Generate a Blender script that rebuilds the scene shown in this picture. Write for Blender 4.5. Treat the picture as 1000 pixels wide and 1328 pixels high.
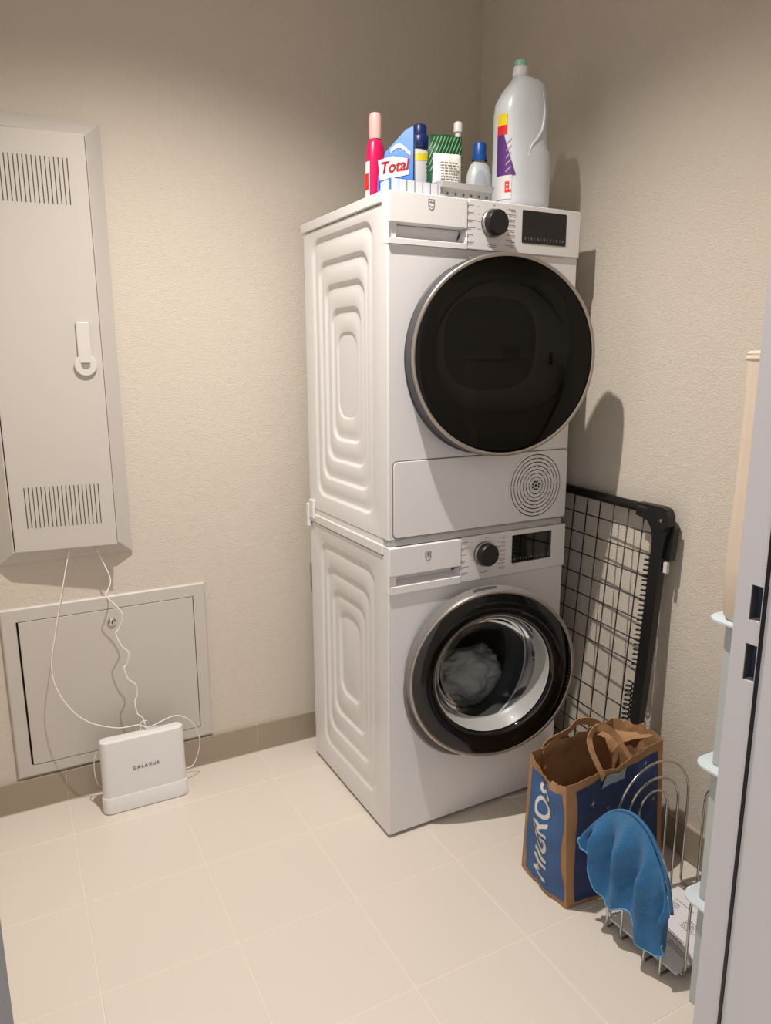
import bpy, bmesh, math, random
from mathutils import Vector, Matrix
random.seed(7)
for o in list(bpy.data.objects): bpy.data.objects.remove(o)
SC = bpy.context.scene
COL = SC.collection
V = Vector

# ------------------------------------------------------------------ camera
CAM = V((-1.79356, -2.23698, 1.32559)); YAW, PITCH, ROLL, FPX = 1.087796, -0.207377, 0.003268, 939.406
fwd = V((math.cos(PITCH)*math.cos(YAW), math.cos(PITCH)*math.sin(YAW), math.sin(PITCH)))
rgt0 = V((math.sin(YAW), -math.cos(YAW), 0)); dwn0 = fwd.cross(rgt0)
rgt = rgt0*math.cos(ROLL)+dwn0*math.sin(ROLL); dwn = dwn0*math.cos(ROLL)-rgt0*math.sin(ROLL)
cd = bpy.data.cameras.new('camera'); cam = bpy.data.objects.new('camera', cd); COL.objects.link(cam)
mt = Matrix((rgt, -dwn, -fwd)).transposed().to_4x4(); mt.translation = CAM; cam.matrix_world = mt
cd.sensor_fit = 'HORIZONTAL'; cd.sensor_width = 36; cd.lens = 36*FPX/1000; cd.clip_start = .05; cd.clip_end = 50
SC.camera = cam
def ray(u, v): return fwd + rgt*((u-500)/FPX) + dwn*((v-664)/FPX)
def at(u, v, ax, val):
    d = ray(u, v); return CAM + d*((val-CAM[ax])/d[ax])

# ------------------------------------------------------------------ world, lights, exposure
w = bpy.data.worlds.new('hall_light'); SC.world = w; w.use_nodes = True
w.node_tree.nodes['Background'].inputs[0].default_value = (1.0, .97, .96, 1)
w.node_tree.nodes['Background'].inputs[1].default_value = 1.05
LAMP = V((-1.365, -.97, 2.695))
ld = bpy.data.lights.new('ceiling_spot', 'SPOT'); ld.energy = 196; ld.color = (1.0, .935, .865)
ld.spot_size = math.radians(124); ld.spot_blend = 1.0; ld.shadow_soft_size = .022
lo = bpy.data.objects.new('ceiling_spot', ld); COL.objects.link(lo); lo.location = LAMP - V((0, 0, .012))
SC.view_settings.view_transform = 'Standard'; SC.view_settings.look = 'None'
SC.view_settings.gamma = 1; SC.view_settings.use_curve_mapping = False; SC.view_settings.exposure = 0.0

# ------------------------------------------------------------------ materials
def lin(c):
    return tuple(((x/255)/12.92 if x/255 <= .04045 else ((x/255+.055)/1.055)**2.4) for x in c)+(1,)
MATS = {}
def mat(name, rgb, rough=.5, metal=0, bump=None, spec=.5, vary=None, trans=0, coat=0, sheen=0):
    if name in MATS: return MATS[name]
    m = bpy.data.materials.new(name); m.use_nodes = True; nt = m.node_tree; b = nt.nodes['Principled BSDF']
    b.inputs['Base Color'].default_value = lin(rgb); b.inputs['Roughness'].default_value = rough
    b.inputs['Metallic'].default_value = metal; b.inputs['Specular IOR Level'].default_value = spec
    b.inputs['Transmission Weight'].default_value = trans; b.inputs['Coat Weight'].default_value = coat
    b.inputs['Sheen Weight'].default_value = sheen
    tc = nt.nodes.new('ShaderNodeTexCoord')
    if vary:                                    # (scale, amount): mottling of the colour
        n = nt.nodes.new('ShaderNodeTexNoise'); n.inputs['Scale'].default_value = vary[0]; n.inputs['Detail'].default_value = 5
        nt.links.new(tc.outputs['Object'], n.inputs['Vector'])
        mx = nt.nodes.new('ShaderNodeMix'); mx.data_type = 'RGBA'
        c = lin(rgb); k = vary[1]
        mx.inputs[6].default_value = tuple(x*(1-k) for x in c[:3])+(1,); mx.inputs[7].default_value = tuple(min(1, x*(1+k)) for x in c[:3])+(1,)
        nt.links.new(n.outputs['Fac'], mx.inputs[0]); nt.links.new(mx.outputs[2], b.inputs['Base Color'])
    if bump:                                    # list of (scale, strength, distance, stretch)
        prev = None
        for sc_, st, di, stretch in bump:
            mp = nt.nodes.new('ShaderNodeMapping'); mp.inputs['Scale'].default_value = stretch
            nt.links.new(tc.outputs['Object'], mp.inputs['Vector'])
            n = nt.nodes.new('ShaderNodeTexNoise'); n.inputs['Scale'].default_value = sc_; n.inputs['Detail'].default_value = 4
            nt.links.new(mp.outputs[0], n.inputs['Vector'])
            bp = nt.nodes.new('ShaderNodeBump'); bp.inputs['Strength'].default_value = st; bp.inputs['Distance'].default_value = di
            nt.links.new(n.outputs['Fac'], bp.inputs['Height'])
            if prev: nt.links.new(prev.outputs[0], bp.inputs['Normal'])
            prev = bp
        nt.links.new(prev.outputs[0], b.inputs['Normal'])
    MATS[name] = m; return m
def clear(name, tint, ior=1.45, rough=.02, base=0.0):
    """thin clear or smoked sheet: tinted see-through plus a fresnel reflection"""
    m = bpy.data.materials.new(name); m.use_nodes = True; nt = m.node_tree; nt.nodes.remove(nt.nodes['Principled BSDF'])
    t = nt.nodes.new('ShaderNodeBsdfTransparent'); t.inputs[0].default_value = tuple(tint)+(1,)
    g = nt.nodes.new('ShaderNodeBsdfGlossy'); g.inputs['Roughness'].default_value = rough
    f = nt.nodes.new('ShaderNodeFresnel'); f.inputs[0].default_value = ior
    mx = nt.nodes.new('ShaderNodeMixShader')
    nt.links.new(f.outputs[0], mx.inputs[0]); nt.links.new(t.outputs[0], mx.inputs[1]); nt.links.new(g.outputs[0], mx.inputs[2])
    last = mx
    if base:
        d = nt.nodes.new('ShaderNodeBsdfDiffuse'); d.inputs[0].default_value = (.75, .78, .8, 1)
        m2 = nt.nodes.new('ShaderNodeMixShader'); m2.inputs[0].default_value = base
        nt.links.new(mx.outputs[0], m2.inputs[1]); nt.links.new(d.outputs[0], m2.inputs[2]); last = m2
    nt.links.new(last.outputs[0], nt.nodes['Material Output'].inputs[0]); MATS[name] = m; return m

PLASTER = mat('plaster', (206, 197, 184), .85, bump=[(170, .5, .004, (1, 1, 1.5)), (420, .3, .002, (1, 1, 1.2)), (45, .2, .004, (1, 1, 1))], spec=.2, vary=(9, .02))
CEIL = mat('ceiling_paint', (240, 237, 232), .9, bump=[(150, .15, .002, (1, 1, 1))], spec=.2)
TILE = mat('floor_tile', (216, 207, 196), .32, vary=(3, .02), bump=[(420, .04, .0006, (1, 1, 1))], spec=.35)
GROUT = mat('grout', (226, 216, 200), .8)
BASETILE = mat('baseboard_tile', (158, 146, 128), .55, vary=(3, .03), spec=.3)
SEALANT = mat('sealant', (232, 226, 214), .5)
WHITE = mat('white_enamel', (222, 220, 221), .28, spec=.5, bump=[(500, .02, .0004, (1, 1, 1))])
WPLAST = mat('white_plastic', (224, 222, 222), .38, bump=[(600, .02, .0004, (1, 1, 1))])
GREYPL = mat('grey_plastic', (140, 138, 136), .42, bump=[(600, .02, .0004, (1, 1, 1))])
DKGREY = mat('dark_grey_plastic', (62, 62, 64), .4, bump=[(600, .02, .0004, (1, 1, 1))])
RIMGREY = mat('rim_grey', (118, 114, 112), .35, bump=[(600, .02, .0004, (1, 1, 1))])
SATIN = mat('satin_metal', (170, 164, 156), .35, .85, bump=[(300, .02, .0004, (1, 1, 1))])
CHROME = mat('chrome', (205, 203, 200), .16, 1, bump=[(40, .01, .0003, (1, 1, 1))])
STEEL = mat('drum_steel', (120, 118, 116), .32, .9, bump=[(90, .15, .002, (1, 1, 1))])
BLACKG = mat('black_glass', (9, 9, 10), .06, spec=.55, bump=[(4, .01, .0004, (1, 1, 1))])
BLACKP = mat('black_plastic', (18, 18, 19), .42, bump=[(500, .03, .0004, (1, 1, 1))])
RUBBER = mat('rubber', (44, 45, 48), .6, bump=[(80, .1, .002, (1, 1, 1))])
PRINT = mat('grey_print', (120, 116, 114), .6, vary=(300, .1))
PRINTD = mat('dark_print', (62, 60, 62), .6, vary=(300, .1))
ICON = mat('icon_print', (120, 120, 124), .6, vary=(300, .1))
CABW = mat('cabinet_enamel', (194, 188, 181), .42, vary=(2, .01), bump=[(420, .03, .0004, (1, 1, 1))])
DARK = mat('dark_gap', (28, 24, 20), .9, vary=(20, .1))
FRAMEW = mat('door_frame_enamel', (196, 192, 193), .45, vary=(2, .01), bump=[(420, .02, .0004, (1, 1, 1))])
DOORB = mat('door_leaf_paint', (98, 108, 124), .5, vary=(2, .02), bump=[(300, .03, .0004, (1, 1, 1))])
KRAFT = mat('kraft_paper', (166, 128, 92), .8, vary=(14, .12), bump=[(26, .5, .008, (1, 1, 1)), (160, .15, .002, (1, 1, .3))], spec=.2)
BAGBLUE = mat('bag_blue_print', (60, 94, 142), .6, vary=(12, .10), bump=[(26, .4, .008, (1, 1, 1))], spec=.3)
BAGNAVY = mat('bag_navy_print', (40, 58, 100), .55, vary=(12, .12), bump=[(26, .4, .008, (1, 1, 1))], spec=.3)
PAPERW = mat('white_print', (208, 203, 198), .7, vary=(60, .03))
CLOTH = mat('blue_microfibre', (54, 122, 176), .95, vary=(90, .22), bump=[(520, .9, .006, (1, 1, 1)), (90, .3, .004, (1, 1, 1))], sheen=.25, spec=.1)
CLOTHHEM = mat('blue_hem_thread', (104, 166, 206), .9, vary=(300, .15), bump=[(500, .5, .002, (1, 1, 1))])
PAPER = mat('paper', (228, 224, 228), .8, vary=(10, .02))
MINT = mat('pale_metal', (196, 208, 212), .4, vary=(4, .02), bump=[(420, .02, .0004, (1, 1, 1))])
MINTD = mat('pale_grey_post', (176, 184, 184), .45, vary=(4, .02))
FABRIC = mat('beige_fabric', (206, 190, 172), .95, vary=(30, .04), bump=[(500, .3, .002, (1, 1, 1)), (14, .3, .006, (1, 1, .5))], spec=.1)
CABLE = mat('white_cable', (236, 232, 226), .5, vary=(60, .03))
GLASS = clear('clear_glass', (.90, .92, .93), 1.16, .05)
SMOKE = clear('smoked_glass', (.44, .43, .43), 1.3, .04)
EMIT = bpy.data.materials.new('lamp_diffuser'); EMIT.use_nodes = True
_b = EMIT.node_tree.nodes['Principled BSDF']; _b.inputs['Emission Color'].default_value = (1, .83, .66, 1); _b.inputs['Emission Strength'].default_value = 8

# ------------------------------------------------------------------ helpers
def link(o, parent=None):
    COL.objects.link(o)
    if parent is not None: o.parent = parent
    return o
def mesh(name, verts, faces, m, parent=None, smooth=False, recalc=True):
    me = bpy.data.meshes.new(name); me.from_pydata([tuple(v) for v in verts], [], faces)
    if recalc:
        b = bmesh.new(); b.from_mesh(me); bmesh.ops.remove_doubles(b, verts=b.verts, dist=1e-6); bmesh.ops.recalc_face_normals(b, faces=b.faces); b.to_mesh(me); b.free()
    me.materials.append(m)
    if smooth:
        for p in me.polygons: p.use_smooth = True
        if smooth != True: me.set_sharp_from_angle(angle=math.radians(smooth))
    return link(bpy.data.objects.new(name, me), parent)
class MB:
    def __init__(s): s.v = []; s.f = []
    def add(s, v, f):
        n = len(s.v); s.v += [V(x) for x in v]; s.f += [tuple(i+n for i in q) for q in f]; return s
    def box(s, x0, x1, y0, y1, z0, z1):
        return s.add([(x, y, z) for z in (z0, z1) for y in (y0, y1) for x in (x0, x1)],
                     [(0, 2, 3, 1), (4, 5, 7, 6), (0, 1, 5, 4), (2, 6, 7, 3), (0, 4, 6, 2), (1, 3, 7, 5)])
    def loft(s, loops, cap0=True, cap1=True, closed=True):
        n = len(loops[0]); v = [p for l in loops for p in l]; f = []
        for i in range(len(loops)-1):
            for j in range(n if closed else n-1):
                k = (j+1) % n; f.append((i*n+j, i*n+k, (i+1)*n+k, (i+1)*n+j))
        if cap0: f.append(tuple(range(n-1, -1, -1)))
        if cap1: f.append(tuple((len(loops)-1)*n+j for j in range(n)))
        return s.add(v, f)
    def lathe(s, prof, c=(0, 0, 0), axis='z', seg=48, sx=1, sy=1, cap0=False, cap1=False):
        loops = []
        for r, h in prof:
            l = []
            for k in range(seg):
                a = 2*math.pi*k/seg; p, q = r*math.cos(a)*sx, r*math.sin(a)*sy
                l.append(V(c)+V((p, q, h) if axis == 'z' else (p, h, q) if axis == 'y' else (h, p, q)))
            loops.append(l)
        return s.loft(loops, cap0, cap1)
    def tube(s, pts, r, seg=8, closed=False, cap=True):
        pts = [V(p) for p in pts]; n = len(pts); loops = []; up = None
        for i in range(n):
            a = pts[(i-1) % n] if closed or i > 0 else pts[i]; b = pts[(i+1) % n] if closed or i < n-1 else pts[i]
            t = (b-a).normalized()
            if up is None: up = t.orthogonal().normalized()
            up = (up - t*up.dot(t)); up = up.normalized() if up.length > 1e-6 else t.orthogonal().normalized()
            sd = t.cross(up); rr = r[i] if isinstance(r, (list, tuple)) else r
            loops.append([pts[i]+(up*math.cos(2*math.pi*k/seg)+sd*math.sin(2*math.pi*k/seg))*rr for k in range(seg)])
        if closed: loops.append(loops[0])
        return s.loft(loops, cap and not closed, cap and not closed)
    def grid(s, fn, nu, nv, u0=0, u1=1, v0=0, v1=1):
        v = [fn(u0+(u1-u0)*i/nu, v0+(v1-v0)*j/nv) for j in range(nv+1) for i in range(nu+1)]
        return s.add(v, [(j*(nu+1)+i, j*(nu+1)+i+1, (j+1)*(nu+1)+i+1, (j+1)*(nu+1)+i) for j in range(nv) for i in range(nu)])
    def build(s, name, m, parent=None, smooth=False): return mesh(name, s.v, s.f, m, parent, smooth)
def box(name, x0, x1, y0, y1, z0, z1, m, parent=None, bev=0, seg=2):
    me = bpy.data.meshes.new(name); b = bmesh.new(); bmesh.ops.create_cube(b, size=1)
    for v in b.verts: v.co = V(((x0+x1)/2+v.co.x*(x1-x0), (y0+y1)/2+v.co.y*(y1-y0), (z0+z1)/2+v.co.z*(z1-z0)))
    if bev: bmesh.ops.bevel(b, geom=list(b.edges), offset=bev, segments=seg, affect='EDGES', profile=.5)
    b.to_mesh(me); b.free(); me.materials.append(m)
    if bev and seg > 1:
        for p in me.polygons: p.use_smooth = True
        me.set_sharp_from_angle(angle=math.radians(15))
    return link(bpy.data.objects.new(name, me), parent)
def empty(name, loc=(0, 0, 0), rz=0, parent=None):
    o = bpy.data.objects.new(name, None); o.location = loc; o.rotation_euler = (0, 0, rz); o.empty_display_size = .05; return link(o, parent)
def tag(o, label, cat, group=None):
    o['label'] = label; o['category'] = cat
    if group: o['group'] = group
    return o
def struct(o): o['kind'] = 'structure'; return o
def rrect(x0, x1, z0, z1, r, n=6):
    """rounded rectangle outline, 4*(n+1) points"""
    r = min(r, (x1-x0)/2-1e-5, (z1-z0)/2-1e-5); out = []
    for cx, cz, a0 in ((x1-r, z1-r, 0), (x0+r, z1-r, 90), (x0+r, z0+r, 180), (x1-r, z0+r, 270)):
        for k in range(n+1):
            a = math.radians(a0+90*k/n); out.append((cx+r*math.cos(a), cz+r*math.sin(a)))
    return out
def smoothpath(pts, n=8):
    pts = [V(p) for p in pts]; out = []
    for i in range(len(pts)-1):
        p0, p1, p2, p3 = pts[max(i-1, 0)], pts[i], pts[i+1], pts[min(i+2, len(pts)-1)]
        for k in range(n):
            t = k/n; out.append(.5*((2*p1)+(p2-p0)*t+(2*p0-5*p1+4*p2-p3)*t*t+(3*p1-p0-3*p2+p3)*t**3))
    return out+[pts[-1]]
def textmesh(body, size, shear=0, spacing=1, bold=0):
    c = bpy.data.curves.new('lettering', 'FONT'); c.body = body; c.size = size; c.shear = shear; c.space_character = spacing
    c.align_x = 'CENTER'; c.align_y = 'CENTER'; c.offset = bold; c.resolution_u = 4
    o = bpy.data.objects.new('lettering', c); COL.objects.link(o)
    me = bpy.data.meshes.new_from_object(o.evaluated_get(bpy.context.evaluated_depsgraph_get())); bpy.data.objects.remove(o); bpy.data.curves.remove(c)
    b_ = bmesh.new(); b_.from_mesh(me); bmesh.ops.triangulate(b_, faces=b_.faces)
    for _ in range(4 if size > .05 else 0):
        lg = [e for e in b_.edges if e.calc_length() > .008]
        if lg: bmesh.ops.subdivide_edges(b_, edges=lg, cuts=1, use_grid_fill=False); bmesh.ops.triangulate(b_, faces=b_.faces)
    b_.to_mesh(me); b_.free()
    vs = [v.co.copy() for v in me.vertices]; fs = [tuple(p.vertices) for p in me.polygons]; bpy.data.meshes.remove(me); return vs, fs
def text_on(name, body, size, m, parent, fn, **k):
    """flat lettering; fn maps text (x, y) to a point on the surface"""
    b = k.pop('bold', 0); vs, fs = textmesh(body, size, **k); mb = MB()
    for dx, dy in ([(0, 0)] if not b else [(math.cos(a)*b, math.sin(a)*b) for a in [math.pi*q/4 for q in range(8)]]+[(0, 0)]):
        mb.add([fn(v.x+dx, v.y+dy) for v in vs], fs)
    return mesh(name, mb.v, mb.f, m, parent, recalc=False)

# ------------------------------------------------------------------ the room
XL, YF, ZC = -2.03, -1.70, 2.71
WA = .018                                     # the right wall stands 1 degree off square
def xr(y): return -.25+WA*y
fl = struct(box('floor', XL-.1, .05, -3.3, .1, -.10, -.0008, GROUT))
TS, TX, TY = .301296, -1.729732, -.194926
full = None
for i in range(-3, 7):
    for j in range(-2, 12):
        x0, x1 = TX+i*TS+.0011, TX+(i+1)*TS-.0011; y1, y0 = TY-j*TS-.0011, TY-(j+1)*TS+.0011
        cx0, cx1, cy0, cy1 = max(x0, XL), min(x1, -.24), max(y0, -3.28), min(y1, -.001)
        if cx1-cx0 < .02 or cy1-cy0 < .02: continue
        cut = (cx0, cx1, cy0, cy1) != (x0, x1, y0, y1)
        if cut or full is None:
            t = box('tile', cx0-x0, cx1-x0, cy0-y0, cy1-y0, -.012, 0, TILE, fl, .0009, 1)
            if not cut: full = t
        else: t = link(full.copy(), fl)
        t.location = (x0, y0, 0)
wb = struct(box('wall_back', XL-.1, .06, 0, .12, -.1, ZC+.1, PLASTER))
struct(MB().add([(xr(y)+d, y, z) for z in (-.1, ZC+.1) for y in (-1.95, .12) for d in (0, .14)],
                [(0, 2, 3, 1), (4, 5, 7, 6), (0, 1, 5, 4), (2, 6, 7, 3), (0, 4, 6, 2), (1, 3, 7, 5)]).build('wall_right', PLASTER))
struct(box('wall_left', XL-.12, XL, -1.86, .12, -.1, ZC+.1, PLASTER))
struct(box('ceiling', XL-.12, .1, -1.86, .12, ZC, ZC+.12, CEIL))
JR, JL, DH = -1.03, -1.945, 2.06              # door opening
f = MB(); f.box(JR+.02, .06, YF-.15, YF, -.1, ZC+.1); f.box(XL-.1, JL-.02, YF-.15, YF, -.1, ZC+.1); f.box(JL-.02, JR+.02, YF-.15, YF, DH+.02, ZC+.1)
struct(f.build('wall_front', PLASTER))
# skirting tiles
bb = struct(box('baseboard_back', XL, -.27, -.009, 0, 0, .099, SEALANT))
for a, b_ in ((XL+.002, TX-.0008), (TX+.0008, TX+2*TS-.0008), (TX+2*TS+.0008, TX+4*TS-.001), (TX+4*TS+.001, -.275)):
    box('skirting_tile', a, b_, -.0115, -.002, .004, .1005, BASETILE, bb, .0008, 1)
br = struct(empty('baseboard_right', (xr(0), 0, 0), -math.atan(WA)))
box('backing', -.009, 0, -1.69, -.012, 0, .099, SEALANT, br)
for a, b_ in ((-.5, -.013), (-1.144, -.502), (-1.69, -1.147)):
    box('skirting_tile', -.0125 if a > -1.2 else -.0145, -.002, a, b_, .004, .1005, BASETILE, br, .0008, 1)
bl = struct(box('baseboard_left', XL, XL+.011, -1.69, -.012, 0, .1, BASETILE))
# door frame with strike plate, seal and the open leaf
dr = struct(empty('door_1', (JR, YF, 0)))
fm = MB()
H1, H2 = (1.021, 1.0645), (.945, .9915)       # latch and bolt openings
ya, yb, yc, yd = .003, -.0125, -.0275, -.0295
for z0, z1 in ((0, H2[0]), (H2[1], H1[0]), (H1[1], DH)): fm.box(0, .02, yd, ya, z0, z1)
for z0, z1 in (H2, H1): fm.box(0, .02, yb, ya, z0, z1); fm.box(0, .02, yd, yc, z0, z1)
fm.box(0, .02, -.155, -.034, 0, DH); fm.box(.004, .02, -.034, yd, 0, DH)
fm.box(0, .06, ya, ya+.004, 0, DH); fm.box(0, .06, -.158, -.155, 0, DH)
fm.build('jamb', FRAMEW, dr)
sl = box('seal', -.002, .004, -.0335, -.0297, 0, DH, BLACKP, dr)
for z0, z1 in (H2, H1):
    p = box('strike_pocket', .014, .018, yc, yb, z0, z1, mat('strike_blue', (58, 66, 84), .4, vary=(40, .1)), dr)
    for y_ in (yc, yb-.001): box('pocket_side', .001, .014, y_, y_+.001, z0, z1, DKGREY, p)
box('jamb', JL-JR-.02, JL-JR, -.155, ya, 0, DH, FRAMEW, dr); box('lintel', JL-JR, 0, -.155, ya, DH, DH+.02, FRAMEW, dr)
lf = struct(empty('door_2', (-1.885, YF+.02, 0)))
box('leaf', -.04, 0, .0, .735, .008, 2.04, DOORB, lf, .002)
lv = MB(); lv.tube(smoothpath([(0, .675, 1.02), (.045, .675, 1.02), (.055, .66, 1.02), (.055, .56, 1.02)], 4), .009); lv.build('lever', SATIN, lf, True)
# ceiling downlight (outside the frame, gives the light)
dl = tag(empty('ceiling_downlight', LAMP+V((0, 0, .014))), 'small round recessed downlight in the ceiling in front of the stacked machines', 'lamp')
MB().lathe([(.030, .0), (.046, -.004), (.048, 0)], seg=40).build('trim_ring', WPLAST, dl, True)
MB().lathe([(.030, -.002), (.0, -.002)], seg=32).build('diffuser', EMIT, dl)

# ------------------------------------------------------------------ washing machine and dryer
MX, MY, MD, MW, MYAW = -.945889, -.634300, .519246, .596, .0118268
def side_panel(root, rings, z0, z1):
    def ring(y0, y1, a, b, r, x): return [V((x, y, z)) for y, z in rrect(y0, y1, a, b, r, 6)]
    loops = [ring(.0198, MD, z0, z1, .0005, .02), ring(.0198, MD, z0, z1, .0005, 0)]
    x = 0
    for (y0, y1, a, b) in rings:
        r = .045
        loops += [ring(y0, y1, a, b, r, x), ring(y0+.003, y1-.003, a+.003, b-.003, r, x+.0010), ring(y0+.008, y1-.008, a+.008, b-.008, r-.004, x+.0055), ring(y0+.012, y1-.012, a+.012, b-.012, r-.006, x+.0066)]
        x += .0040
        loops.append(ring(y0+.024, y1-.024, a+.026, b-.026, max(r-.006, .034), x))
    MB().loft(loops, False, True).build('side_panel', WHITE, root, 35)
def front_panel(root, z0, z1, cx, cz, r, m=WHITE):
    n = 24; sq = []
    for k in range(4*n):
        s, q = divmod(k, n); t = q/n
        c = [(MW, z0), (MW, z1), (0, z1), (0, z0)]; a, b = c[s], c[(s+1) % 4]; sq.append((a[0]+(b[0]-a[0])*t, a[1]+(b[1]-a[1])*t))
    def cir(rr, y):
        out = []
        for (x, z) in sq:
            d = V((x-cx, z-cz)).normalized(); out.append(V((cx+d.x*rr, y, cz+d.y*rr)))
        return out
    loops = [[V((x, .02, z)) for x, z in sq], [V((x, .003, z)) for x, z in sq],
             [V((x+(.003 if x == 0 else -.003 if x == MW else 0), 0, z)) for x, z in sq], cir(r, 0), cir(r-.006, .004), cir(r-.008, .05)]
    MB().loft(loops, False, False).build('front_panel', m, root, 30)
def controls(root, zt, zb, zd0, zd1, kc, disp, dryer):
    """fascia with detergent drawer or tank drawer, dial and display; zt/zb top and bottom of the fascia"""
    fc = MB(); fc.loft([[V((x, y, z)) for x, z in rrect(.2255, MW, zb, zt, .003, 2)] for y in (.03, -.004)] + [[V((x, -.006, z)) for x, z in rrect(.2275, MW-.002, zb+.002, zt-.002, .003, 2)]], False, True)
    fc = fc.build('control_panel', WPLAST, root, 30)
    dw = box('drawer', .0008, .2235, -.008, .024, zd1, zt-.002, WPLAST, root, .002)
    s = MB(); yo, yi = -.007, .028                                   # scooped grip under the drawer front
    A = [(.001, yo, zb), (.2235, yo, zb), (.2235, yo, zd0), (.001, yo, zd0), (.016, yi, zd0+.010), (.2145, yi, zd0+.010), (.2235, yo, zd1), (.001, yo, zd1), (.001, .03, zb), (.2235, .03, zb), (.001, yi, zd1), (.2235, yi, zd1)]
    s.add(A, [(0, 1, 2, 3), (3, 2, 5, 4), (3, 4, 7), (2, 6, 5), (0, 8, 9, 1), (4, 5, 11, 10), (0, 3, 7, 10, 8), (1, 9, 11, 6, 2)])
    s.build('grip', WPLAST, dw)
    kx, kz = kc
    kb = MB().lathe([(.034, -.006), (.0345, -.010), (.032, -.012), (.031, -.034), (.029, -.037), (0, -.0375)], (kx, 0, kz), 'y', 48).build('dial', BLACKP, root, 35)
    MB().lathe([(.0345, -.0105), (.0352, -.014), (.0335, -.017), (.0318, -.0175)], (kx, 0, kz), 'y', 48).build('dial_ring', SATIN, kb, True)
    x0, x1, z0, z1 = disp
    dp = MB().loft([[V((x, y, z)) for x, z in rrect(x0, x1, z0, z1, .003, 3)] for y in (-.002, -.0072)], False, True).build('display', BLACKG, root)
    ic = MB(); n = 7
    for k in range(n):
        cx = x0+(x1-x0)*(k+.5)/n; cz = z0+.0115
        ic.box(cx-.0035, cx+.0035, -.0075, -.0073, cz-.0008, cz+.0008); ic.box(cx-.0006, cx+.0006, -.0075, -.0073, cz-.004, cz+.004)
        if k % 2: ic.box(cx-.0035, cx+.002, -.0075, -.0073, cz+.0025, cz+.0035)
        if k: ic.box(cx-(x1-x0)/n/2-.0003, cx-(x1-x0)/n/2+.0003, -.0075, -.0073, cz-.005, cz+.005)
    ic.build('display_icons', ICON, dp)
    pr = MB(); rnd = random.Random(3 if dryer else 5)
    for sgn, cnt, step, xo in ((-1, 6, .0175, .062), (1, 8, .0125, .060)):
        for k in range(cnt):
            z = kz+.038-k*step; wd = rnd.uniform(.022, .034)
            for q in (0, 1):
                l = wd*(1 if q == 0 else rnd.uniform(.4, .8)); xs = kx+sgn*xo; zz = z-q*.0042
                xa, xb = (xs-.02, xs-.02+l) if sgn < 0 else (xs+.014-l, xs+.014)
                p = xa
                while p < xb-.002:
                    e = min(xb, p+rnd.uniform(.003, .007)); pr.box(p, e, -.0063, -.0061, zz, zz+.0018); p = e+.0012
            if sgn < 0 and k < 4: pr.box(kx-.046, kx-.04+.002*k, -.0063, -.0061, z-.001, z-.0004)
    pr.box(kx-.014, kx+.016, -.0063, -.0061, kz-.052, kz-.0505); pr.box(kx-.010, kx+.012, -.0063, -.0061, kz-.056, kz-.0545)
    pr.box(kx+.004, kx+.008, -.0063, -.0061, kz+.043, kz+.046)
    pr.build('program_print', PRINT, fc)['kind'] = 'stuff'
    ex, ez = .117, zd1+.047 if dryer else zd1+.043                     # shield emblem
    em = MB(); h = .0115
    sh = [(-.0085, h), (.0085, h), (.0085, -.002), (.006, -.009), (0, -.0125), (-.006, -.009), (-.0085, -.002)]
    em.tube([(ex+a, -.0083, ez+b) for a, b in sh], .0007, 4, closed=True)
    if dryer: em.tube([(ex-.005, -.0083, ez-.002), (ex, -.0083, ez-.006), (ex+.005, -.0083, ez-.002)], .0006, 4)
    else: em.tube([(ex-.0085, -.0083, ez), (ex+.0085, -.0083, ez)], .0007, 4); em.tube([(ex, -.0083, ez), (ex, -.0083, ez+h)], .0007, 4)
    eo = em.build('emblem', PRINTD, dw)
    text_on('emblem_lettering', 'V-ZUG', .0052, PRINTD, dw, lambda x, y: V((ex+x, -.0084, ez+.005+y)), bold=.0002)
    return fc
def machine(name, z0, dryer):
    root = empty(name, (MX, MY, z0), MYAW)
    hgt = .851 if dryer else .85
    zl = .002 if dryer else .012
    fb = .730 if dryer else .722                                        # bottom of the fascia
    tp = hgt-.028
    b = MB()                                                            # cabinet shell behind the panels
    b.add([(.0195, .02, zl), (MW, .003, zl), (MW, MD, zl), (.0195, MD, zl), (.0195, .02, tp), (MW, .003, tp), (MW, MD, tp), (.0195, MD, tp)],
          [(0, 3, 2, 1), (1, 2, 6, 5), (2, 3, 7, 6), (3, 0, 4, 7), (4, 5, 6, 7)])
    b.build('cabinet', WHITE, root)
    box('top_panel', -.004, MW+.001, .0255, MD+.012, tp+.0012, hgt, WHITE, root, .003)
    box('top_rail', -.0005, .0255, .0005, .0255, fb-.001, hgt-.001, WPLAST, root, .002)
    return root
# washing machine
wm = tag(machine('washing_machine', 0, False), 'white front-loading washing machine standing on the tiled floor under the dryer', 'washing machine')
side_panel(wm, [(.075, .445, .085, .775), (.112, .412, .155, .705), (.148, .380, .225, .640), (.190, .340, .305, .585)], .012, .82)
front_panel(wm, .012, .7215, .298, .44, .205)
wfc = controls(wm, .849, .722, .741, .771, (.300, .797), (.398, .541, .754, .836), False)
for x in (.05, MW-.05):
    for y in (.05, MD-.05): MB().lathe([(.018, 0), (.018, .013)], (x, y, 0), seg=16, cap0=True, cap1=True).build('foot', BLACKP, wm)
fcap = MB().lathe([(.024, -.0005), (.024, -.002), (.022, -.0025), (.006, -.0018), (0, -.0018)], (.545, 0, .115), 'y', 32).build('filter_cap', WPLAST, wm, 35)
dry = tag(machine('tumble_dryer', .866, True), 'white tumble dryer stacked on top of the washing machine, bottles standing on it', 'tumble dryer')
ZD = .866
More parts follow.
